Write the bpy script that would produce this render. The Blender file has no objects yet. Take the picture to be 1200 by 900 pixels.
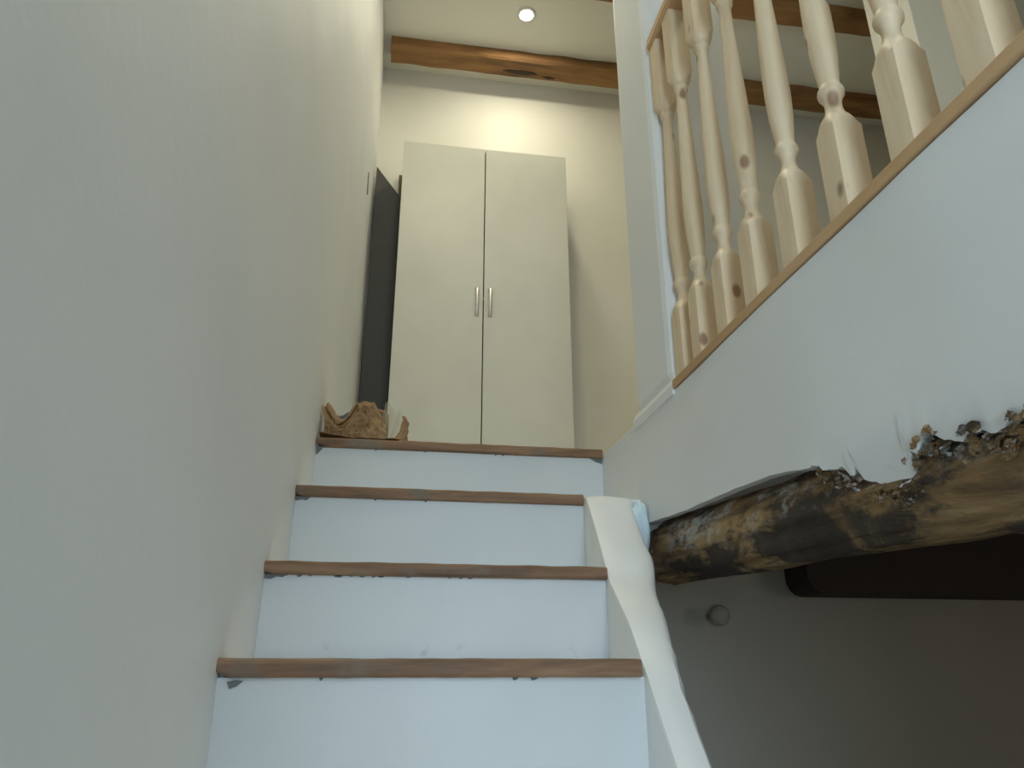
import bpy, bmesh, math, random
from mathutils import Vector, Matrix, noise

# ------------------------------------------------------------------ camera, light, exposure
scn = bpy.context.scene
COL = scn.collection
EYE = 1.2
cam_d = bpy.data.cameras.new('camera')
cam = bpy.data.objects.new('camera', cam_d)
COL.objects.link(cam)
cam.location = (0, 0, EYE)
cam_d.sensor_width = 36
cam_d.lens = 870 / 1200 * 36
cam_d.clip_start = 0.02
cam.rotation_euler = (math.radians(90 + 20.8), 0, math.radians(-9.0))
scn.camera = cam

w = bpy.data.worlds.new('world')
scn.world = w
w.use_nodes = True
w.node_tree.nodes['Background'].inputs[0].default_value = (0.60, 0.80, 1.0, 1)
w.node_tree.nodes['Background'].inputs[1].default_value = 0.25

def area_light(name, loc, target, sx, sy, power, color):
    d = bpy.data.lights.new(name, 'AREA')
    d.shape = 'RECTANGLE'; d.size = sx; d.size_y = sy
    d.energy = power; d.color = color
    o = bpy.data.objects.new(name, d)
    COL.objects.link(o)
    o.location = loc
    v = Vector(target) - Vector(loc)
    o.rotation_euler = v.to_track_quat('-Z', 'Y').to_euler()
    return o

# daylight through the upper window behind the camera, and a weak one in the lower room
area_light('window_daylight', (0.08, -1.28, 1.7), (0.25, 1.2, 1.5), 0.46, 1.4, 24, (0.66, 0.85, 1.0))
area_light('lower_window_daylight', (3.2, -1.6, 1.3), (1.2, 1.9, 1.0), 0.7, 0.7, 5.0, (1.0, 0.93, 0.82))

vs = scn.view_settings
vs.view_transform = 'Standard'
vs.look = 'None'
vs.gamma = 1
vs.use_curve_mapping = False
vs.exposure = 0.0

# ------------------------------------------------------------------ helpers
def lin(c):
    return tuple((v / 255 / 12.92 if v / 255 <= 0.04045 else ((v / 255 + 0.055) / 1.055) ** 2.4) for v in c) + (1,)

class NT:
    """small node-tree writer"""
    def __init__(self, name, rough=0.6):
        self.m = bpy.data.materials.new(name)
        self.m.use_nodes = True
        self.t = self.m.node_tree
        self.b = self.t.nodes['Principled BSDF']
        self.b.inputs['Roughness'].default_value = rough
        self.co = self.t.nodes.new('ShaderNodeTexCoord').outputs['Object']
    def lk(self, a, b): self.t.links.new(a, b)
    def mapping(self, scale, co=None, loc=(0, 0, 0)):
        n = self.t.nodes.new('ShaderNodeMapping')
        n.inputs['Scale'].default_value = scale
        n.inputs['Location'].default_value = loc
        self.lk(co or self.co, n.inputs['Vector'])
        return n.outputs[0]
    def noise(self, scale, detail=4, co=None, rough=0.55, dist=0.0):
        n = self.t.nodes.new('ShaderNodeTexNoise')
        n.inputs['Scale'].default_value = scale
        n.inputs['Detail'].default_value = detail
        n.inputs['Roughness'].default_value = rough
        n.inputs['Distortion'].default_value = dist
        self.lk(co or self.co, n.inputs['Vector'])
        return n.outputs['Fac']
    def wave(self, scale, co=None, dist=4, direction='X'):
        n = self.t.nodes.new('ShaderNodeTexWave')
        n.bands_direction = direction
        n.inputs['Scale'].default_value = scale
        n.inputs['Distortion'].default_value = dist
        n.inputs['Detail'].default_value = 3
        n.inputs['Detail Scale'].default_value = 1.5
        self.lk(co or self.co, n.inputs['Vector'])
        return n.outputs['Fac']
    def voronoi(self, scale, co=None):
        n = self.t.nodes.new('ShaderNodeTexVoronoi')
        n.inputs['Scale'].default_value = scale
        self.lk(co or self.co, n.inputs['Vector'])
        return n.outputs['Distance']
    def ramp(self, fac, stops, interp='LINEAR'):
        n = self.t.nodes.new('ShaderNodeValToRGB')
        cr = n.color_ramp
        cr.interpolation = interp
        while len(cr.elements) < len(stops): cr.elements.new(0.5)
        for e, (p, c) in zip(cr.elements, stops):
            e.position = p; e.color = c
        self.lk(fac, n.inputs[0])
        return n.outputs[0]
    def mix(self, fac, a, b):
        n = self.t.nodes.new('ShaderNodeMix'); n.data_type = 'RGBA'
        if isinstance(fac, float): n.inputs[0].default_value = fac
        else: self.lk(fac, n.inputs[0])
        for s, v in ((6, a), (7, b)):
            if isinstance(v, tuple): n.inputs[s].default_value = v
            else: self.lk(v, n.inputs[s])
        return n.outputs[2]
    def math(self, op, a, b=0.0):
        n = self.t.nodes.new('ShaderNodeMath'); n.operation = op
        for i, v in ((0, a), (1, b)):
            if isinstance(v, (int, float)): n.inputs[i].default_value = v
            else: self.lk(v, n.inputs[i])
        return n.outputs[0]
    def axis(self, k):
        n = self.t.nodes.new('ShaderNodeSeparateXYZ'); self.lk(self.co, n.inputs[0]); return n.outputs[k]
    def color(self, c):
        if isinstance(c, tuple): self.b.inputs['Base Color'].default_value = c
        else: self.lk(c, self.b.inputs['Base Color'])
    def bump(self, h, strength=0.3, dist=0.01):
        n = self.t.nodes.new('ShaderNodeBump')
        n.inputs['Strength'].default_value = strength
        n.inputs['Distance'].default_value = dist
        self.lk(h, n.inputs['Height'])
        self.lk(n.outputs[0], self.b.inputs['Normal'])
B, W = (0, 0, 0, 1), (1, 1, 1, 1)

def plaster(name, c1, c2, rough=0.55, bump=0.25):
    n = NT(name, rough)
    n.color(n.ramp(n.noise(1.6, 3), [(0.35, lin(c1)), (0.65, lin(c2))]))
    n.bump(n.math('ADD', n.noise(9, 5), n.math('MULTIPLY', n.noise(60, 3), 0.25)), bump, 0.006)
    return n.m
M_wall = plaster('cream_wall_paint', (226, 223, 212), (232, 229, 220))
M_white = plaster('white_plaster', (226, 228, 228), (232, 233, 232))
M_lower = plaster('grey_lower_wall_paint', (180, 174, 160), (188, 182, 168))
M_ceil = plaster('ceiling_paint', (226, 223, 210), (230, 227, 216))

def riser_mat():
    n = NT('white_riser_paint', 0.5)
    base = n.ramp(n.noise(2.2, 3), [(0.35, lin((210, 214, 216))), (0.65, lin((218, 220, 221)))])
    # scuffs near the bottom of the riser (object z = 0 at its foot)
    lowm = n.ramp(n.axis(2), [(0.01, W), (0.035, B)])
    spots = n.ramp(n.noise(28, 4), [(0.62, B), (0.74, W)])
    base = n.mix(n.math('MULTIPLY', n.math('MULTIPLY', lowm, spots), 0.3), base, lin((120, 118, 112)))
    n.color(base)
    n.bump(n.noise(12, 4), 0.2, 0.006)
    return n.m
M_riser = riser_mat()

def wood(name, dark, mid, light, stretch, knots=0.0, rough=0.5, fine=18, spots=None):
    n = NT(name, rough)
    co = n.mapping(stretch)
    g = n.noise(fine, 6, co, 0.6, 0.6)
    col = n.ramp(g, [(0.3, lin(dark)), (0.5, lin(mid)), (0.72, lin(light))])
    if knots:
        kco = n.mapping(tuple(1 if s >= 1 else 0.6 for s in stretch))
        oi = n.t.nodes.new('ShaderNodeObjectInfo')
        ad = n.t.nodes.new('ShaderNodeVectorMath'); ad.operation = 'ADD'
        sc = n.math('MULTIPLY', oi.outputs['Random'], 37.0)
        n.lk(kco, ad.inputs[0]); n.lk(sc, ad.inputs[1])
        v = n.voronoi(knots, ad.outputs[0])
        k = n.ramp(v, [(0.09, W), (0.17, B)])
        col = n.mix(n.math('MULTIPLY', k, 0.75), col, lin((120, 76, 44)))
    if spots:
        s = n.ramp(n.noise(5, 5), [(0.55, B), (0.62, W)])
        col = n.mix(s, col, lin(spots))
    n.color(col)
    n.bump(g, 0.25, 0.003)
    return n.m
M_pine = wood('pale_pine', (208, 182, 148), (226, 204, 172), (236, 216, 188), (1, 1, 0.12), knots=17)
M_pine_rail = wood('pine_rail', (178, 140, 98), (196, 158, 116), (210, 176, 134), (1, 0.1, 1), knots=5)
M_beam = wood('oak_beam', (88, 60, 34), (142, 102, 58), (168, 126, 78), (0.15, 1, 1), rough=0.7, fine=9)
M_nosing = wood('worn_nosing_wood', (84, 62, 44), (134, 100, 72), (168, 136, 104), (0.10, 1, 1), rough=0.6, fine=30, spots=(118, 104, 88))
M_dark = wood('dark_stained_beam', (26, 12, 7), (44, 22, 12), (58, 30, 18), (0.1, 1, 1), rough=0.6, fine=12)

def log_mat():
    n = NT('old_log_bark', 0.8)
    co = n.mapping((1, 0.16, 1))
    g = n.noise(22, 8, co, 0.65, 0.8)
    col = n.ramp(g, [(0.30, lin((70, 54, 38))), (0.46, lin((138, 108, 70))), (0.60, lin((168, 138, 94))), (0.75, lin((186, 164, 130)))])
    co2 = n.mapping((1, 0.45, 1), loc=(3, 1, 2))
    d = n.ramp(n.noise(11, 9, co2, 0.68, 0.5), [(0.47, B), (0.55, W)])
    col = n.mix(n.math('MULTIPLY', d, 0.9), col, lin((46, 40, 36)))
    co4 = n.mapping((1, 0.07, 1), loc=(1, 9, 2))
    st_ = n.ramp(n.noise(40, 6, co4, 0.6, 0.3), [(0.56, B), (0.64, W)])
    col = n.mix(n.math('MULTIPLY', st_, 0.75), col, lin((50, 38, 28)))
    co3 = n.mapping((1, 0.6, 1), loc=(7, 4, 1))
    p = n.ramp(n.noise(20, 10, co3, 0.78, 0.2), [(0.49, B), (0.60, W)])
    pb = n.ramp(n.noise(5, 3, co3), [(0.36, B), (0.52, W)])
    # old limewash clings to the upper half of the log only (object z above its axis)
    up = n.ramp(n.math('ADD', n.math('MULTIPLY', n.axis(2), 7.0), 0.5), [(0.32, (0.06, 0.06, 0.06, 1)), (0.60, W)])
    col = n.mix(n.math('MULTIPLY', n.math('MULTIPLY', n.math('MULTIPLY', p, pb), up), 0.85), col, lin((186, 186, 184)))
    n.color(col)
    n.bump(n.math('ADD', g, n.noise(14, 8, co2, 0.7)), 0.9, 0.012)
    return n.m
M_log = log_mat()

def flat(name, c, rough=0.5, metal=0.0, bump=0):
    n = NT(name, rough)
    n.color(n.ramp(n.noise(4, 2), [(0.3, lin(tuple(int(v * 0.97) for v in c))), (0.7, lin(c))]))
    n.b.inputs['Metallic'].default_value = metal
    if bump: n.bump(n.noise(40, 3), bump, 0.002)
    return n.m
M_door = flat('wardrobe_white_laminate', (214, 212, 200), 0.42)
M_edge = flat('wardrobe_side_laminate', (206, 204, 192), 0.5)
M_back = flat('hardboard_back', (120, 104, 84), 0.8)
M_gap_shade = flat('gap_shade_dark', (84, 83, 82), 0.7)  # shade of the gap beside the wardrobe, put into a dark colour
M_flake = flat('old_limewash', (158, 158, 156), 0.8)
M_chrome = flat('brushed_metal_handle', (214, 212, 206), 0.42, 1.0)
M_trimring = flat('white_lamp_ring', (225, 225, 220), 0.4)
M_mark = flat('bare_grey_render', (118, 120, 120), 0.9, bump=0.4)
M_knob = flat('aged_knob', (176, 168, 154), 0.5)
M_lump = flat('fresh_filler', (214, 232, 240), 0.6, bump=0.3)

def paper_mat():
    n = NT('brown_kraft_paper', 0.75)
    n.color(n.ramp(n.noise(14, 4), [(0.35, lin((138, 108, 74))), (0.6, lin((172, 140, 100)))]))
    n.bump(n.noise(20, 5), 0.3, 0.004)
    return n.m
M_paper = paper_mat()
M_lining = flat('bluish_grey_lining', (122, 130, 148), 0.45)
def film_mat():
    n = NT('clear_plastic_film', 0.12)
    n.color(lin((214, 206, 180)))
    n.b.inputs['Transmission Weight'].default_value = 0.0
    n.b.inputs['Alpha'].default_value = 0.26
    n.bump(n.noise(30, 3), 0.5, 0.004)
    return n.m
M_film = film_mat()
def lamp_mat():
    n = NT('lit_lamp_glass', 0.3)
    n.color(lin((255, 250, 235)))
    n.b.inputs['Emission Color'].default_value = (1, 0.93, 0.74, 1)
    n.b.inputs['Emission Strength'].default_value = 6
    return n.m
M_lamp = lamp_mat()

def obj(name, bm, mat, parent=None, loc=None, smooth=False, bevel=0.0, kind=None, angle=40):
    """bm is in world coordinates; the object's origin goes to loc (world)."""
    pl = Vector(parent.get('_w', (0, 0, 0))) if parent else Vector((0, 0, 0))
    L = Vector(loc) if loc is not None else pl.copy()
    bmesh.ops.recalc_face_normals(bm, faces=bm.faces[:])
    for v in bm.verts: v.co -= L
    me = bpy.data.meshes.new(name)
    bm.to_mesh(me); bm.free()
    me.materials.append(mat)
    if smooth:
        for p in me.polygons: p.use_smooth = True
    o = bpy.data.objects.new(name, me)
    COL.objects.link(o)
    if parent:
        o.parent = parent
        o.location = L - pl
    else:
        o.location = L
    o['_w'] = tuple(L)
    if bevel:
        b = o.modifiers.new('bevel', 'BEVEL'); b.width = bevel; b.segments = 3; b.limit_method = 'ANGLE'
        b.angle_limit = math.radians(angle)
    if kind: o['kind'] = kind
    return o
def empty(name, loc, label, cat, group=None):
    o = bpy.data.objects.new(name, None); COL.objects.link(o)
    o.location = loc; o['_w'] = tuple(loc); o['label'] = label; o['category'] = cat
    o.empty_display_size = 0.1
    if group: o['group'] = group
    return o
def tag(o, label, cat, group=None):
    o['label'] = label; o['category'] = cat
    if group: o['group'] = group
    return o
def box(x0, x1, y0, y1, z0, z1, bm=None):
    bm = bm or bmesh.new()
    m = Matrix.Translation(((x0 + x1) / 2, (y0 + y1) / 2, (z0 + z1) / 2)) @ Matrix.Diagonal((x1 - x0, y1 - y0, z1 - z0, 1))
    bmesh.ops.create_cube(bm, size=1, matrix=m)
    return bm
def cyl(p0, p1, r0, r1=None, seg=24, bm=None):
    bm = bm or bmesh.new()
    p0, p1 = Vector(p0), Vector(p1)
    d = p1 - p0
    m = Matrix.Translation((p0 + p1) / 2) @ d.to_track_quat('Z', 'Y').to_matrix().to_4x4()
    bmesh.ops.create_cone(bm, cap_ends=True, segments=seg, radius1=r0, radius2=r1 if r1 is not None else r0, depth=d.length, matrix=m)
    return bm
def prism(poly, axis, a, b, bm=None):
    """extrude polygon (list of 2-D points) along axis ('x': points are (y,z); 'y': (x,z); 'z': (x,y))"""
    bm = bm or bmesh.new()
    def P(p, t):
        return {'x': (t, p[0], p[1]), 'y': (p[0], t, p[1]), 'z': (p[0], p[1], t)}[axis]
    A = [bm.verts.new(P(p, a)) for p in poly]; Bv = [bm.verts.new(P(p, b)) for p in poly]
    bm.faces.new(A); bm.faces.new(Bv[::-1])
    n = len(poly)
    for i in range(n): bm.faces.new((A[i], A[(i + 1) % n], Bv[(i + 1) % n], Bv[i]))
    return bm
def grid_fn(fn, nu, nv, thick=None, bm=None):
    """surface from fn(u,v); thick = vector to give the sheet real thickness"""
    bm = bm or bmesh.new()
    def lay(off):
        return [[bm.verts.new(Vector(fn(i / nu, j / nv)) + off) for j in range(nv + 1)] for i in range(nu + 1)]
    A = lay(Vector((0, 0, 0)))
    for i in range(nu):
        for j in range(nv): bm.faces.new((A[i][j], A[i + 1][j], A[i + 1][j + 1], A[i][j + 1]))
    if thick is not None:
        C = lay(Vector(thick))
        for i in range(nu):
            for j in range(nv): bm.faces.new((C[i][j], C[i][j + 1], C[i + 1][j + 1], C[i + 1][j]))
        for i in range(nu):
            bm.faces.new((A[i][0], C[i][0], C[i + 1][0], A[i + 1][0]))
            bm.faces.new((A[i][nv], A[i + 1][nv], C[i + 1][nv], C[i][nv]))
        for j in range(nv):
            bm.faces.new((A[0][j], A[0][j + 1], C[0][j + 1], C[0][j]))
            bm.faces.new((A[nu][j], C[nu][j], C[nu][j + 1], A[nu][j + 1]))
    return bm
def nz(x, y, z=0.0, s=1.0): return noise.noise(Vector((x * s, y * s, z * s)))
def lerp_tab(tab, t):
    if t <= tab[0][0]: return tab[0][1]
    for (a, va), (b, vb) in zip(tab, tab[1:]):
        if t <= b: return va + (vb - va) * (t - a) / (b - a)
    return tab[-1][1]

# ------------------------------------------------------------------ the setting
CEIL, LAND, YB, XL, XR = 4.39, 1.715, 3.39, -0.2, 0.525
REAR = -2.6
# left stair wall: hand-plastered, slightly wavy
def lw(u, v):
    y = REAR + (YB + 0.1 - REAR) * u; z = CEIL * v + 0.0
    x = XL + 0.006 * nz(y, z, 3, 1.6) + 0.003 * nz(y, z, 9, 5)
    return (x, y, z)
obj('wall_left', grid_fn(lw, 180, 110, (-0.15, 0, 0)), M_white, smooth=False, kind='structure')
for p in bpy.data.objects['wall_left'].data.polygons: p.use_smooth = True
obj('wall_back', box(XL - 0.15, 4.15, YB, YB + 0.15, LAND - 0.2, CEIL), M_wall, kind='structure')
obj('wall_right', box(4.0, 4.15, REAR, YB, 0, CEIL), M_wall, kind='structure')
# rear wall behind the camera, with two window openings
bm = bmesh.new()
box(XL - 0.15, 4.15, REAR - 0.15, REAR, 0, 0.9, bm)
box(XL - 0.15, XL + 0.02, REAR - 0.15, REAR, 0.9, 2.6, bm)
box(0.46, 2.9, REAR - 0.15, REAR, 0.9, 1.75, bm); box(3.7, 4.15, REAR - 0.15, REAR, 0.9, 1.75, bm)
box(0.46, 4.15, REAR - 0.15, REAR, 1.75, 2.6, bm)
box(XL - 0.15, 4.15, REAR - 0.15, REAR, 2.6, CEIL, bm)
obj('wall_rear', bm, M_wall, kind='structure')
# wall at the foot of the stairwell with a tall window in it
bm = bmesh.new()
box(XL - 0.02, XR, -1.42, -1.32, 0, 0.95, bm); box(XL - 0.02, XR, -1.42, -1.32, 2.45, CEIL, bm)
box(XL - 0.02, -0.16, -1.42, -1.32, 0.95, 2.45, bm); box(0.33, XR, -1.42, -1.32, 0.95, 2.45, bm)
obj('wall_stair_foot', bm, M_wall, kind='structure')
# unseen blockers, added to shade the near left wall and the lower room
obj('wall_light_block', box(XL - 0.02, XL + 0.15, -0.35, -0.12, 0, CEIL), M_wall, kind='structure')
obj('wall_stair_light_block', box(XR, XR + 0.1, REAR, 0.1, 0, 1.45), M_wall, kind='structure')
obj('ceiling', box(XL - 0.15, 4.15, REAR - 0.15, YB + 0.15, CEIL, CEIL + 0.1), M_ceil, kind='structure')
obj('floor', box(XL - 0.15, 4.15, REAR - 0.15, YB, -0.1, 0), M_lower, kind='structure')
# upper floor: landing behind the top step and the floor beyond the balusters
bm = bmesh.new()
box(XL, XR, 1.83, YB, LAND - 0.17, LAND, bm)
box(XR + 0.02, 4.0, REAR, YB, LAND - 0.17, LAND, bm)
obj('floor_upper', bm, M_white, kind='structure')

# fascia wall under the balusters: its broken lower edge lies over the log
edge = [(1.547, 1.484), (1.464, 1.478), (1.3, 1.468), (1.114, 1.462), (0.97, 1.455), (0.84, 1.436), (0.836, 1.428), (0.796, 1.424),
        (0.786, 1.408), (0.775, 1.418), (0.769, 1.400), (0.717, 1.383), (0.698, 1.385), (0.688, 1.390), (0.68, 1.412), (0.672, 1.408), (0.659, 1.417), (0.644, 1.422),
        (0.628, 1.409), (0.608, 1.400), (0.596, 1.408), (0.584, 1.404), (0.564, 1.397), (0.545, 1.402), (0.525, 1.400), (0.472, 1.408), (0.3, 1.42), (-0.3, 1.43), (REAR, 1.44)]
def fascia():
    bm = bmesh.new()
    et = sorted(edge)
    ys = sorted(set([e[0] for e in edge] + [REAR + 0.02 * i for i in range(int((1.547 - REAR) / 0.02))]))
    ys = sorted(set([round(y, 5) for y in ys if y <= 1.547] + [round(0.4 + 0.004 * i, 5) for i in range(116)]))
    rows = []
    for y in ys:
        zb = lerp_tab(et, y)
        if y < 0.86: zb += 0.006 * nz(y, 1, 0, 45) + 0.003 * nz(y, 5, 0, 120)
        else: zb += 0.002 * nz(y, 1, 0, 20)
        r = []
        for k in range(13):
            z = LAND - 0.012 + (zb - LAND + 0.012) * k / 12
            wob = 0.0035 * nz(y, z, 2, 5)
            # plaster hangs slightly over the log at its broken edge
            znom = 1.434 - 0.05 * (0.84 - y)
            lip = 0.35 * max(0, znom - z) if y < 0.86 else 0
            r.append((XR + wob + lip, y, z))
        rows.append(r)
    A = [[bm.verts.new(p) for p in r] for r in rows]
    C = [[bm.verts.new((XR + 0.018 if k > 6 else XR + 0.02, p[1], p[2])) for k, p in enumerate(r)] for r in rows]
    n = len(rows)
    for i in range(n - 1):
        for k in range(12):
            bm.faces.new((A[i][k], A[i + 1][k], A[i + 1][k + 1], A[i][k + 1]))
            bm.faces.new((C[i][k], C[i][k + 1], C[i + 1][k + 1], C[i + 1][k]))
        bm.faces.new((A[i][12], A[i + 1][12], C[i + 1][12], C[i][12]))
        bm.faces.new((A[i][0], C[i][0], C[i + 1][0], A[i + 1][0]))
    for i in (0, n - 1):
        for k in range(12): bm.faces.new((A[i][k], A[i][k + 1], C[i][k + 1], C[i][k]))
    return bm
fo = obj('wall_fascia', fascia(), M_white, smooth=True, kind='structure')
es = fo.modifiers.new('edges', 'EDGE_SPLIT'); es.split_angle = math.radians(50)
# stair wall beside the top step
obj('wall_stair_right', box(XR, XR + 0.12, 1.547, 1.95, 1.46, LAND - 0.002), M_white, kind='structure', bevel=0.006)
# square pillar at the head of the balustrade
obj('wall_pillar', box(XR, 0.745, 1.29, 1.53, LAND, CEIL), M_white, kind='structure', bevel=0.03)
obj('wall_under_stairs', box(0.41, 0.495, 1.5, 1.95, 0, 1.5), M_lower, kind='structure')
bm = prism([(XR - 0.004, LAND - 0.02), (XR + 0.03, LAND - 0.02), (XR + 0.03, LAND + 0.022), (XR + 0.004, LAND + 0.018), (XR - 0.004, LAND)], 'y', 1.292, 1.54)
obj('trim_1', bm, M_white, kind='structure')
# partition further back in the upper room
obj('wall_partition', box(2.17, 4.0, 2.12, 2.2, LAND, CEIL), M_lower, kind='structure')
obj('wall_column', box(1.955, 2.17, 2.0, 2.24, LAND, CEIL), M_wall, kind='structure', bevel=0.006)
# lower wall under the balcony
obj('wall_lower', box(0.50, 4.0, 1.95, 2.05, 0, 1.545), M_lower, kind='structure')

# ------------------------------------------------------------------ staircase
steps = []   # (y front, z top, x left, x right)
real = [(1.0, 1.209, -0.203, 0.331, 0.0225), (1.25, 1.358, -0.206, 0.362, 0.021), (1.5, 1.538, -0.203, 0.390, 0.022), (1.8, 1.726, -0.196, 0.523, 0.023)]
st = empty('staircase', (0.1, -0.4, 0), 'narrow staircase of white painted risers with brown wooden nosings', 'stairs')
low = [(0.72, 1.02, -0.2, 0.33, 0.022), (0.44, 0.83, -0.2, 0.33, 0.022), (0.16, 0.62, -0.2, 0.33, 0.022), (-0.12, 0.41, -0.2, 0.33, 0.022), (-0.40, 0.20, -0.2, 0.33, 0.022)][::-1]
allst = low + real
for i, (y, zt, xl, xr, th) in enumerate(allst):
    zb = allst[i - 1][1] if i else 0
    ynext = allst[i + 1][0] if i + 1 < len(allst) else 1.84
    rxr = XR if i == len(allst) - 1 else xr + 0.03
    yr = y + 0.014                                     # riser plane sits just behind the nosing
    def rf(u, v, yr=yr, zb=zb, zt=zt, th=th, rxr=rxr, i=i):
        x = XL - 0.01 + (rxr - XL + 0.01) * u; z = zb - 0.004 + (zt - th - zb + 0.004) * v
        return (x, yr + 0.0016 * nz(x, z, i, 9), z)
    obj('riser', grid_fn(rf, 30, 10, (0, 0.02, 0)), M_riser, st, loc=(0, yr, zb))
    if i + 1 < len(allst):
        obj('tread', box(XL - 0.01, max(rxr, 0.36) if i < 7 else XR, y + 0.03, ynext + 0.03, zt - 0.03, zt - 0.001), M_white, st)
    # nosing: rounded worn wooden strip
    bm = bmesh.new()
    n = 60
    prof = [(0.0, 0.15), (-0.3, 0.0), (-0.6, 0.0)]
    rings = []
    for k in range(n + 1):
        x = xl + (xr - xl) * k / n
        e = 0.0012 * nz(x, i * 3.7, 0, 22); e2 = 0.0012 * nz(x, i * 5.1, 4, 30)
        end = 1.0
        if k < 2: end = 0.72 + 0.14 * k
        y0 = y + 0.0015 * nz(x, i, 7, 14); h = th
        pts = [(y0 + 0.005, zt + e), (y0 + 0.0012, zt - 0.0022 + e), (y0, zt - 0.006), (y0, zt - h * end + 0.004), (y0 + 0.0015, zt - h * end + 0.001 + e2), (y0 + 0.006, zt - h * end + e2), (y0 + 0.045, zt - h * end), (y0 + 0.045, zt + e)]
        rings.append([bm.verts.new((x, p[0], p[1])) for p in pts])
    for a, b in zip(rings, rings[1:]):
        for k in range(8): bm.faces.new((a[k], b[k], b[(k + 1) % 8], a[(k + 1) % 8]))
    bm.faces.new(rings[0]); bm.faces.new(rings[-1][::-1])
    obj('nosing', bm, M_nosing, st, loc=(i * 1.3, y, zt))
# chips in the plaster where the nosings meet the wall, bare grey render showing
def chip(name, pts, y, parent):
    bm = bmesh.new()
    prism(pts, 'y', y - 0.0015, y + 0.01, bm)
    return obj(name, bm, M_mark, parent)
chip('plaster_chip', [(-0.190, 1.182), (-0.186, 1.174), (-0.178, 1.177), (-0.171, 1.183), (-0.180, 1.184)], 1.013, st)
chip('plaster_chip', [(-0.206, 1.337), (-0.203, 1.331), (-0.190, 1.330), (-0.181, 1.334), (-0.172, 1.333), (-0.165, 1.337)], 1.262, st)
chip('plaster_chip', [(-0.200, 1.516), (-0.196, 1.508), (-0.185, 1.511), (-0.176, 1.509), (-0.168, 1.516)], 1.512, st)
chip('plaster_chip', [(-0.199, 1.704), (-0.199, 1.684), (-0.192, 1.690), (-0.182, 1.704)], 1.812, st)
chip('plaster_chip', [(0.49, 1.704), (0.505, 1.695), (0.523, 1.690), (0.523, 1.704)], 1.812, st)
rnd = random.Random(5)
bm = bmesh.new()
for k in range(26):
    i = rnd.choice([0, 1, 1, 1, 2, 3])
    y, zt, xl, xr, th = real[i]
    x = rnd.uniform(xl + 0.02, xl + 0.34 if i == 1 else xr - 0.03); wd = rnd.uniform(0.004, 0.014)
    hh = rnd.uniform(0.0015, 0.004)
    prism([(x, zt - th + 0.001), (x + wd * 0.3, zt - th - hh), (x + wd * 0.7, zt - th - hh * 0.7), (x + wd, zt - th + 0.001)], 'y', y + 0.0115, y + 0.02, bm)
o = obj('paint_gap', bm, M_mark, st); o['kind'] = 'stuff'

# parapet: low sloping plastered wall between the stairs and the lower room
def parapet():
    #       y      z_in   z_out  x_in   x_out
    tab = [(-0.62, 0.02, 0.015, 0.335, 0.385), (-0.4, 0.13, 0.125, 0.335, 0.385), (0.30, 0.62, 0.615, 0.335, 0.385), (0.70, 0.90, 0.895, 0.335, 0.385), (0.912, 1.091, 1.088, 0.335, 0.383), (1.0, 1.185, 1.182, 0.336, 0.386),
           (1.10, 1.262, 1.256, 0.345, 0.408), (1.245, 1.338, 1.330, 0.360, 0.446), (1.32, 1.405, 1.395, 0.369, 0.466), (1.42, 1.475, 1.465, 0.383, 0.482),
           (1.487, 1.525, 1.520, 0.391, 0.490), (1.505, 1.536, 1.532, 0.392, 0.500), (1.56, 1.537, 1.534, 0.393, 0.540)]
    bm = bmesh.new(); N = 130
    rings = []
    for k in range(N + 1):
        y = tab[0][0] + (tab[-1][0] - tab[0][0]) * k / N
        zi, zo, xi, xo = [lerp_tab([(t[0], t[j]) for t in tab], y) for j in (1, 2, 3, 4)]
        w1 = 0.0045 * nz(y, 0, 0, 9) + 0.002 * nz(y, 3, 0, 40)
        w2 = 0.006 * nz(y, 7, 0, 11) + 0.0025 * nz(y, 5, 0, 45)
        xo2 = xo + w2
        zo2 = zo + w1
        pts = [(xi, 0.0)]
        pts += [(xi, zi - 0.010), (xi + 0.003, zi - 0.003), (xi + 0.011, zi + w1 * 0.3)]
        for q in (0.3, 0.5, 0.7, 0.86):
            x = xi + (xo2 - xi) * q
            pts.append((x, zi + (zo2 - zi) * q + 0.004 * math.sin(q * 3.14) + 0.002 * nz(y, q, 0, 16)))
        pts += [(xo2 - 0.004, zo2 - 0.004), (xo2, zo2 - 0.012), (xo2 - w2, 0.0)]
        rings.append([bm.verts.new((p[0], y, max(0, p[1]))) for p in pts])
    m = len(rings[0])
    for a, b in zip(rings, rings[1:]):
        for k in range(m): bm.faces.new((a[k], b[k], b[(k + 1) % m], a[(k + 1) % m]))
    bm.faces.new(rings[0]); bm.faces.new(rings[-1][::-1])
    return bm
pp = obj('wall_parapet', parapet(), M_white, smooth=True, kind='structure')
es = pp.modifiers.new('edges', 'EDGE_SPLIT'); es.split_angle = math.radians(34)
# lump of filler around the end of the log
bm = bmesh.new()
bmesh.ops.create_icosphere(bm, subdivisions=4, radius=1)
for v in bm.verts:
    d = 1 + 0.22 * nz(v.co.x, v.co.y, v.co.z, 1.7)
    v.co = Vector((0.505 + v.co.x * 0.022 * d, 1.488 + v.co.y * 0.02 * d, 1.465 + v.co.z * 0.058 * d))
obj('filler_lump', bm, M_lump, pp, smooth=True)

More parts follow.
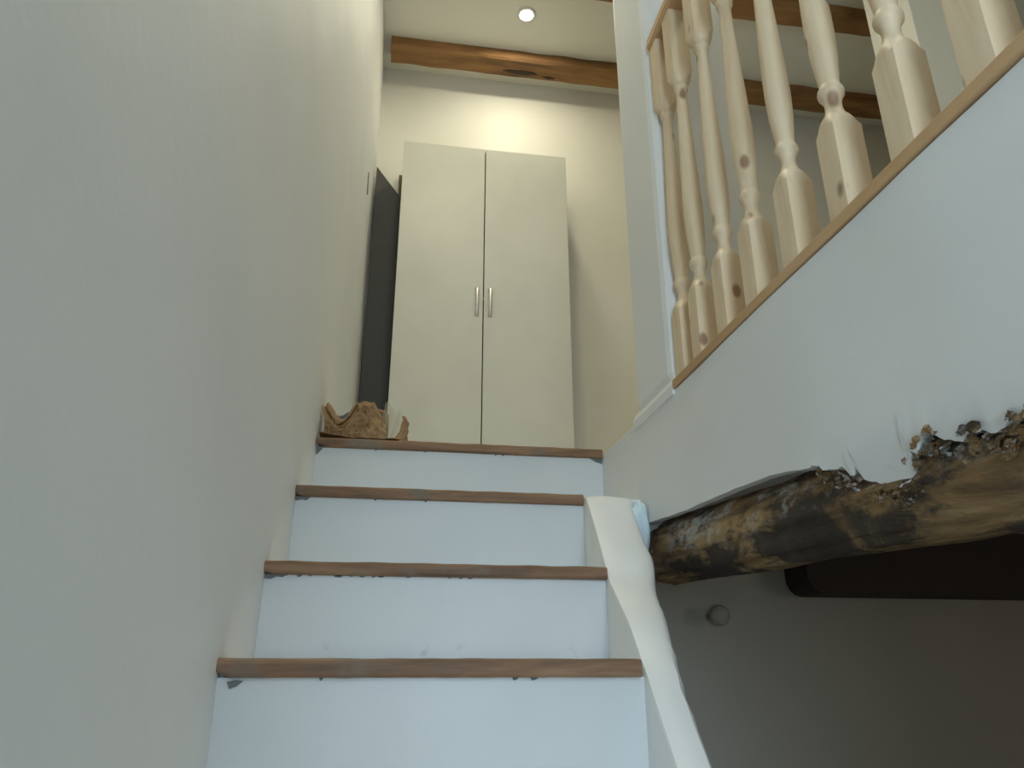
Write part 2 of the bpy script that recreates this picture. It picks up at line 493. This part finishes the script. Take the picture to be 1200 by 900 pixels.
# ------------------------------------------------------------------ log and lintel
def log():
    bm = bmesh.new(); N, S = 220, 72
    rings = []
    y0, y1 = 1.59, REAR
    for k in range(N + 1):
        y = y0 + (y1 - y0) * k / N
        t = (1.56 - y) / 1.04
        r = 0.0655 - 0.005 * min(t, 1) if t > 0 else 0.066
        z = 1.430 - 0.052 * min(t, 1.2); x = 0.536 + 0.066
        z += 0.003 * nz(y, 0, 0, 4)
        ring = []
        for s in range(S):
            a = 2 * math.pi * s / S
            ca, sa = math.cos(a), math.sin(a)
            d = 0.0055 * nz(y * 2.0, ca * 1.4, sa * 1.4, 2.2) + 0.0038 * nz(y * 3, ca * 5, sa * 5, 2.0) + 0.001 * nz(y * 8, ca * 12, sa * 12, 2)
            crack = 0
            for aa, wv in ((2.75, 0.05), (3.5, 0.035), (4.1, 0.03)):
                da = (a - aa - 0.12 * nz(y, aa, 0, 2.5) + math.pi) % (2 * math.pi) - math.pi
                g = nz(y, aa, 5, 3)
                if abs(da) < wv and g > -0.05: crack = -0.006 * (1 - abs(da) / wv)
            rr = r + d + crack
            ring.append(bm.verts.new((x + rr * ca, y, z + rr * sa)))
        rings.append(ring)
    for a, b in zip(rings, rings[1:]):
        for s in range(S): bm.faces.new((a[s], b[s], b[(s + 1) % S], a[(s + 1) % S]))
    bm.faces.new(rings[0]); bm.faces.new(rings[-1][::-1])
    return bm
lg = obj('log_beam', log(), M_log, loc=(0.6, 1.0, 1.405), smooth=True)
tag(lg, 'rough round log beam under the white balcony edge, brown and blackened', 'beam')
# loose bark and plaster flakes along the broken plaster edge
def flakes(seed, n, big):
    rnd = random.Random(seed); bm = bmesh.new(); et = sorted(edge)
    for k in range(n):
        if rnd.random() < 0.7: y = rnd.uniform(0.46, 0.69); z = lerp_tab(et, y) + rnd.uniform(-0.022, 0.006)
        else: y = rnd.uniform(0.69, 0.86); z = lerp_tab(et, y) + rnd.uniform(-0.022, -0.002)
        x = 0.5415 + 0.35 * max(0, 1.40 - z) - (0.012 if z > lerp_tab(et, y) else 0.004) - 0.004
        m = 7; a0 = rnd.uniform(0, 6); R = rnd.uniform(0.0018, 0.0075 if big else 0.0035)
        c = []
        for q in range(m):
            a = a0 + 2 * math.pi * q / m; r = R * rnd.uniform(0.35, 1.3)
            c.append((x + rnd.uniform(-0.0025, 0.0025), y + r * 1.3 * math.cos(a), z + r * 0.8 * math.sin(a)))
        top = bm.verts.new((x - R * 0.15, y + R * 0.2, z)); bot = bm.verts.new((x + R * 0.4, y, z))
        vs_ = [bm.verts.new(p) for p in c]
        for q in range(m):
            bm.faces.new((top, vs_[q], vs_[(q + 1) % m])); bm.faces.new((bot, vs_[(q + 1) % m], vs_[q]))
    return bm
obj('bark_flakes', flakes(3, 190, True), M_log, lg, kind='stuff')
obj('plaster_flakes', flakes(8, 70, False), M_flake, lg, kind='stuff')
bm = box(1.065, 3.9, 1.83, 1.945, 1.375, 1.543)
o = obj('lintel_beam', bm, M_dark, loc=(2.4, 1.85, 1.45), bevel=0.0)
# round the lower left end of the lintel
me = o.data; b2 = bmesh.new(); b2.from_mesh(me)
ed = [e for e in b2.edges if all(v.co.x < -1.2 and v.co.z < 0 for v in e.verts)]
bmesh.ops.bevel(b2, geom=ed, offset=0.045, segments=8, profile=0.5, affect='EDGES')
b2.to_mesh(me); b2.free()
tag(o, 'dark stained wooden lintel with rounded end, below the log beam', 'beam')

# knob on the lower wall
kb = empty('wall_knob', (0.84, 1.95, 1.322), 'small round knob sticking out of the grey wall under the log beam', 'knob')
obj('stem', cyl((0.84, 1.955, 1.322), (0.84, 1.90, 1.322), 0.008), M_knob, kb, smooth=False)
bm = bmesh.new()
prof = [(1.905, 0.004), (1.904, 0.014), (1.899, 0.022), (1.890, 0.0265), (1.880, 0.025), (1.873, 0.018), (1.870, 0.008)]
rg = [[bm.verts.new((0.84 + r * math.cos(2 * math.pi * s / 28), y, 1.322 + r * math.sin(2 * math.pi * s / 28))) for s in range(28)] for y, r in prof]
for a, b in zip(rg, rg[1:]):
    for s in range(28): bm.faces.new((a[s], b[s], b[(s + 1) % 28], a[(s + 1) % 28]))
bm.faces.new(rg[0]); bm.faces.new(rg[-1][::-1])
obj('knob_head', bm, M_knob, kb, smooth=True)

# ------------------------------------------------------------------ balustrade
BX = XR + 0.026
bl = empty('balustrade', (BX, 0.7, LAND), 'pale pine balustrade of turned balusters along the balcony edge', 'balustrade')
obj('base_rail', box(XR - 0.004, XR + 0.062, -0.6, 1.289, LAND - 0.010, LAND + 0.008), M_pine_rail, bl, bevel=0.002)
HR = 2.55
hb = prism([(BX - 0.022, HR), (BX + 0.022, HR), (BX + 0.026, HR + 0.012), (BX + 0.024, HR + 0.034), (BX + 0.014, HR + 0.048), (BX - 0.014, HR + 0.048), (BX - 0.024, HR + 0.034), (BX - 0.026, HR + 0.012)], 'y', -0.6, 1.289)
obj('handrail', hb, M_pine_rail, bl, bevel=0.002)
def baluster():
    z0, z1 = LAND + 0.008, HR
    H = 0.0205
    bm = bmesh.new(); S = 32
    # profile: (z, half side of the square, turned radius) - the smaller of the two rules
    Q = 1.40 * H
    T = [(0.0, Q), (0.136, Q), (0.141, 1.27 * H), (0.148, 1.10 * H), (0.154, 0.94 * H), (0.159, 0.0158), (0.164, 0.0128), (0.174, 0.0110), (0.184, 0.0112), (0.191, 0.0140),
         (0.195, 0.0168), (0.200, 0.0177), (0.205, 0.0168), (0.209, 0.0142), (0.214, 0.0132), (0.230, 0.0150), (0.260, 0.0178), (0.300, 0.0193), (0.340, 0.0192),
         (0.400, 0.0175), (0.460, 0.0152), (0.520, 0.0130), (0.580, 0.0114), (0.612, 0.0110), (0.617, 0.0138), (0.622, 0.0155), (0.627, 0.0155), (0.632, 0.0142), (0.638, 0.94 * H), (0.644, 1.10 * H), (0.651, 1.27 * H), (0.656, Q), (z1 - z0, Q)]
    rings = []
    for z, r in T:
        ring = []
        for s in range(S):
            a = 2 * math.pi * s / S
            c, n = math.cos(a), math.sin(a)
            k = min(H / max(abs(c), abs(n)), r)
            ring.append(bm.verts.new((BX + k * c, 1.25 + k * n, z0 + z)))
        rings.append(ring)
    for a, b in zip(rings, rings[1:]):
        for s in range(S): bm.faces.new((a[s], b[s], b[(s + 1) % S], a[(s + 1) % S]))
    bm.faces.new(rings[0]); bm.faces.new(rings[-1][::-1])
    return bm
b0 = obj('baluster', baluster(), M_pine, bl, loc=(BX, 1.25, LAND + 0.008), smooth=True)
es = b0.modifiers.new('edges', 'EDGE_SPLIT'); es.split_angle = math.radians(38)
rnd = random.Random(3)
base = b0.location.copy()
BY = [1.267, 1.183, 1.072, 0.964, 0.843, 0.722, 0.598, 0.483, 0.366, 0.248, 0.130, 0.012, -0.106, -0.224]
b0.location = base + Vector((0, BY[0] - 1.25, 0))
for k in range(1, len(BY)):
    c = b0.copy(); COL.objects.link(c); c.parent = bl
    c.location = base + Vector((0, BY[k] - 1.25, 0))
    c.rotation_euler = (0, 0, math.radians(rnd.uniform(-2, 2)) + math.pi / 2 * rnd.randint(0, 3))

# ------------------------------------------------------------------ ceiling beams and lamp
def ceil_beam(x0, x1, y0, y1, drop, seed):
    bm = bmesh.new(); N = int((x1 - x0) / 0.03); rings = []
    for k in range(N + 1):
        x = x0 + (x1 - x0) * k / N
        a = 0.006 * nz(x, seed, 0, 7); b = 0.006 * nz(x, seed, 4, 7); c = 0.005 * nz(x, seed, 8, 9)
        r = [(y0 + a, CEIL - 0.001), (y0 + a, CEIL - drop + 0.012 + c), (y0 + 0.010 + a, CEIL - drop + c), ((y0 + y1) / 2, CEIL - drop + c - 0.002 + 0.003 * nz(x, seed, 2, 20)), (y1 - 0.01 + b, CEIL - drop + c), (y1 + b, CEIL - drop + 0.012), (y1 + b, CEIL - 0.001)]
        rings.append([bm.verts.new((x, p[0], p[1])) for p in r])
    for a, b in zip(rings, rings[1:]):
        for k in range(7): bm.faces.new((a[k], b[k], b[(k + 1) % 7], a[(k + 1) % 7]))
    bm.faces.new(rings[0]); bm.faces.new(rings[-1][::-1])
    return bm
o = obj('ceiling_beam', ceil_beam(-0.16, 3.995, 3.15, 3.285, 0.065, 1), M_beam, loc=(1.9, 3.2, CEIL), smooth=False)
tag(o, 'old brown oak ceiling beam above the white wardrobe', 'beam', 'oak ceiling beams')
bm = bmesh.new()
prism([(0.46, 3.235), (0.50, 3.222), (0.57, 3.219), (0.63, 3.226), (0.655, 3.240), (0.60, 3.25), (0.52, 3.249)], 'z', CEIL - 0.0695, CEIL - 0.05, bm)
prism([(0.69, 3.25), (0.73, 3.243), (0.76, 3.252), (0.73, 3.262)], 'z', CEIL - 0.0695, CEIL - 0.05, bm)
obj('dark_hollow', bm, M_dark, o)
o = obj('ceiling_beam', ceil_beam(XL, 3.995, 2.59, 2.70, 0.075, 5), M_beam, loc=(1.9, 2.65, CEIL), smooth=False)
tag(o, 'old brown oak ceiling beam nearer the camera, seen high between the balusters', 'beam', 'oak ceiling beams')

def spotlight(LX, LY, label, power, size=0.09):
    sp = empty('ceiling_spotlight', (LX, LY, CEIL), label, 'light')
    bm = bmesh.new()
    R = [(0.050, 0.0), (0.050, -0.004), (0.044, -0.008), (0.036, -0.006), (0.035, 0.0)]
    rg = [[bm.verts.new((LX + r * math.cos(2 * math.pi * s / 40), LY + r * math.sin(2 * math.pi * s / 40), CEIL + z)) for s in range(40)] for r, z in R]
    for a, b in zip(rg, rg[1:] + rg[:1]):
        for s in range(40): bm.faces.new((a[s], b[s], b[(s + 1) % 40], a[(s + 1) % 40]))
    obj('lamp_ring', bm, M_trimring, sp, smooth=True)
    obj('lamp_glass', cyl((LX, LY, CEIL - 0.001), (LX, LY, CEIL - 0.006), 0.036, seg=36), M_lamp, sp)
    ld = bpy.data.lights.new('spotlight_glow', 'AREA'); ld.shape = 'DISK'; ld.size = size; ld.energy = power; ld.color = (1.0, 0.94, 0.70)
    lo = bpy.data.objects.new('spotlight_glow', ld); COL.objects.link(lo); lo.parent = sp; lo.location = (0, 0, -0.012)
spotlight(0.536, 2.90, 'small round lit spotlight recessed in the ceiling in front of the beam above the wardrobe', 6.5, 0.13)
spotlight(1.30, 0.35, 'round ceiling spotlight over the room behind the balusters, nearer than the one by the wardrobe', 8, 0.3)
spotlight(0.15, 1.55, 'added fill spotlight on the ceiling above the staircase, directly over the upper steps', 13, 0.3)  # unseen lamp, added to brighten the landing and the wardrobe front

# ------------------------------------------------------------------ wardrobe
WX0, WX1, WY0, WY1, WT = -0.056, 0.772, 3.10, 3.372, 3.668
wr = empty('wardrobe', ((WX0 + WX1) / 2, 3.24, LAND), 'tall white two-door wardrobe standing against the landing wall', 'wardrobe')
bm = bmesh.new()
t = 0.016
box(WX0 + 0.002, WX0 + t, WY0 + 0.019, WY1, LAND, WT, bm); box(WX1 - t, WX1 - 0.002, WY0 + 0.019, WY1, LAND, WT, bm)
box(WX0 + t, WX1 - t, WY0 + 0.019, WY1, WT - t, WT, bm); box(WX0 + t, WX1 - t, WY0 + 0.019, WY1, LAND + 0.06, LAND + 0.06 + t, bm)
box(WX0 + t, WX1 - t, WY0 + 0.019, WY1, LAND + 1.1, LAND + 1.1 + t, bm)
obj('carcass', bm, M_edge, wr)
obj('back_panel', prism([(WX0 + 0.004, LAND + 0.03), (WX1 - t, LAND + 0.03), (WX1 - t, WT - 0.01), (WX0 - 0.022, WT - 0.01), (WX0 - 0.020, WT - 0.13), (WX0 + 0.004, WT - 0.2)], 'y', WY1, WY1 + 0.004), M_back, wr)
obj('plinth', box(WX0 + t, WX1 - t, WY0 + 0.03, WY0 + 0.045, LAND, LAND + 0.06), M_edge, wr)
SX = 0.355
for s, (a, b) in ((-1, (WX0, SX - 0.0025)), (1, (SX + 0.0025, WX1))):
    d = obj('door', box(a, b, WY0, WY0 + 0.017, LAND + 0.05, WT - 0.002), M_door, wr, bevel=0.0015)
    hx = SX + s * 0.031; z0, z1 = 2.72, 2.87
    bm = bmesh.new(); S = 14; path = []
    for k in range(25):
        u = k / 24
        z = z0 + (z1 - z0) * u
        off = 0.028 * (1 - abs(2 * u - 1) ** 4)
        path.append((hx, WY0 + 0.002 - off, z, 0.0075 if 2 < k < 22 else 0.010))
    rg = [[bm.verts.new((p[0] + p[3] * math.cos(2 * math.pi * q / S), p[1] + 0.55 * p[3] * math.sin(2 * math.pi * q / S), p[2])) for q in range(S)] for p in path]
    for A, Bq in zip(rg, rg[1:]):
        for q in range(S): bm.faces.new((A[q], Bq[q], Bq[(q + 1) % S], A[(q + 1) % S]))
    bm.faces.new(rg[0]); bm.faces.new(rg[-1][::-1])
    obj('handle', bm, M_chrome, d, smooth=True)

bm = prism([(-0.196, LAND + 0.001), (-0.062, LAND + 0.001), (-0.062, 3.50), (-0.115, 3.57), (-0.196, 3.68)], 'y', 3.345, 3.362)  # dark sheet added in place of the shadow between wardrobe and left wall
o = obj('gap_shade_sheet', bm, M_gap_shade, loc=(-0.12, 3.35, LAND), bevel=0.002)
tag(o, 'dark sheet added as the shade in the narrow gap left of the wardrobe', 'shade sheet')

# ------------------------------------------------------------------ crumpled paper bag on the top step
bg = empty('paper_bag', (-0.09, 1.88, LAND + 0.011), 'crumpled brown paper bag with clear plastic film on the top step', 'bag')
zf = LAND + 0.0125
topF = [(0, 0.112), (0.05, 0.108), (0.13, 0.088), (0.22, 0.060), (0.32, 0.066), (0.42, 0.090), (0.5, 0.122), (0.62, 0.128), (0.74, 0.126), (0.82, 0.086), (0.90, 0.070), (1, 0.060)]
topB = [(0, 0.118), (0.05, 0.110), (0.16, 0.106), (0.32, 0.112), (0.42, 0.125), (0.5, 0.136), (0.62, 0.134), (0.76, 0.128), (0.88, 0.080), (1, 0.062)]
def wr_n(a, b, c): return 0.010 * abs(nz(a, b, c, 9)) + 0.004 * abs(nz(a, b, c, 25))
def front(u, v):
    tab = [(0, 0.112), (0.05, 0.108), (0.15, 0.084), (0.27, 0.062), (0.36, 0.068), (0.46, 0.096), (0.55, 0.122), (0.70, 0.128), (0.86, 0.126), (0.93, 0.105), (1, 0.085)]
    x = -0.193 + 0.155 * u + 0.006 * math.sin(v * 4) - 0.004 * v
    h = lerp_tab(tab, u) * 0.93
    y = 1.842 + 0.022 * v - 0.016 * math.sin(v * 3.1) + wr_n(u * 1.5, v, 1) * 1.6 + 0.012 * abs(nz(u, v, 4, 4))
    return (x, y, zf + h * v + 0.003 * nz(u, v, 2, 8) * v)
obj('paper_front', grid_fn(front, 70, 30, (0, 0.0012, 0)), M_paper, bg)
def back(u, v):
    x = -0.190 + 0.160 * u
    h = lerp_tab(topB, u * 0.8) * 0.93
    y = 1.955 - 0.020 * v + wr_n(u * 1.4, v, 7) * 0.9
    return (x, y, zf + h * v + 0.003 * nz(u, v, 6, 8) * v)
obj('paper_back', grid_fn(back, 50, 20, (0, 0.0012, 0)), M_paper, bg)
def lining(u, v):
    x = -0.165 + 0.075 * u
    return (x, 1.925 - 0.03 * u + wr_n(u, v, 3), zf + 0.01 + (0.078 + 0.040 * u) * v + 0.003 * nz(u, v, 2, 8))
obj('lining', grid_fn(lining, 24, 14, (0, 0.001, 0)), M_lining, bg)
def rim(u, v):   # curled rim at the open left end
    a = v * 4.2
    x = -0.188 + 0.075 * u
    h = lerp_tab(topF, 0.05 + 0.42 * u) * 0.96
    r = 0.0085 + 0.002 * nz(u, v, 4, 6)
    return (x + 0.004 * math.sin(a), 1.858 + r * math.cos(a) + 0.004 * nz(u, 1, 1, 9), zf + h + r * math.sin(a) - 0.004)
obj('curled_rim', grid_fn(rim, 26, 12, (0, 0.0, 0.001)), M_paper, bg)
PE = [(-0.050, 0.000), (-0.046, 0.035), (-0.044, 0.070), (-0.042, 0.100), (-0.040, 0.120)]   # (x, z) of the film edge at the body
CI = [(-0.022, 0.004), (-0.008, 0.022), (0.002, 0.045), (0.007, 0.070), (0.006, 0.083)]      # inner edge of the curled end
CO = [(0.002, 0.000), (0.014, 0.020), (0.022, 0.045), (0.024, 0.066), (0.017, 0.082)]        # its outer edge
def pick(t, v):
    f = v * (len(t) - 1); i = min(int(f), len(t) - 2); f -= i
    return t[i][0] * (1 - f) + t[i + 1][0] * f, t[i][1] * (1 - f) + t[i + 1][1] * f
def film(u, v):
    a, b = pick(PE, v), pick(CI, v)
    return (a[0] + (b[0] - a[0]) * u, 1.846 + 0.007 * math.sin(u * 17 + v * 2) + 0.02 * v, zf + a[1] + (b[1] - a[1]) * u + 0.004 * math.sin(u * 9) * v)
obj('plastic_film', grid_fn(film, 40, 20, (0, 0.0006, 0)), M_film, bg)
def curl(u, v):
    a, b = pick(CI, v), pick(CO, v)
    return (a[0] + (b[0] - a[0]) * u + 0.002 * nz(u, v, 5, 6), 1.842 + 0.02 * v + 0.016 * u * u + 0.005 * nz(u, v, 9, 7), zf + a[1] + (b[1] - a[1]) * u + 0.002 * nz(u, v, 1, 6))
obj('side_flap', grid_fn(curl, 12, 24, (0, 0.0012, 0)), M_paper, bg)
def wall_side(u, v):   # paper going back from the curled end
    a = pick(CO, v)
    return (a[0] - 0.004 + 0.02 * nz(u, v, 2, 3) * u, 1.858 + 0.02 * v + 0.09 * u, zf + a[1] * (1 - 0.2 * u))
obj('end_panel', grid_fn(wall_side, 14, 16, (-0.0012, 0, 0)), M_paper, bg)
def base_f(u, v):
    return (-0.196 + 0.198 * u, 1.806 + 0.14 * v + 0.004 * nz(u, v, 1, 6), zf + 0.003 + 0.005 * abs(nz(u, v, 3, 5)) + 0.010 * (1 - v) * max(0, 1 - u * 2.5))
obj('paper_base', grid_fn(base_f, 40, 14, (0, 0, -0.0012)), M_paper, bg)
for o in bg.children:
    for p in o.data.polygons: p.use_smooth = True
# grey scuff on the left wall
bm = bmesh.new()
prism([(2.775, 3.20), (2.780, 3.225), (2.786, 3.20), (2.792, 3.16), (2.806, 3.13), (2.798, 3.12), (2.784, 3.15)], 'x', XL - 0.01, XL + 0.0065, bm)
obj('plaster_scuff', bm, M_mark, bpy.data.objects['wall_left'])

for o in bpy.data.objects:
    if '_w' in o: del o['_w']
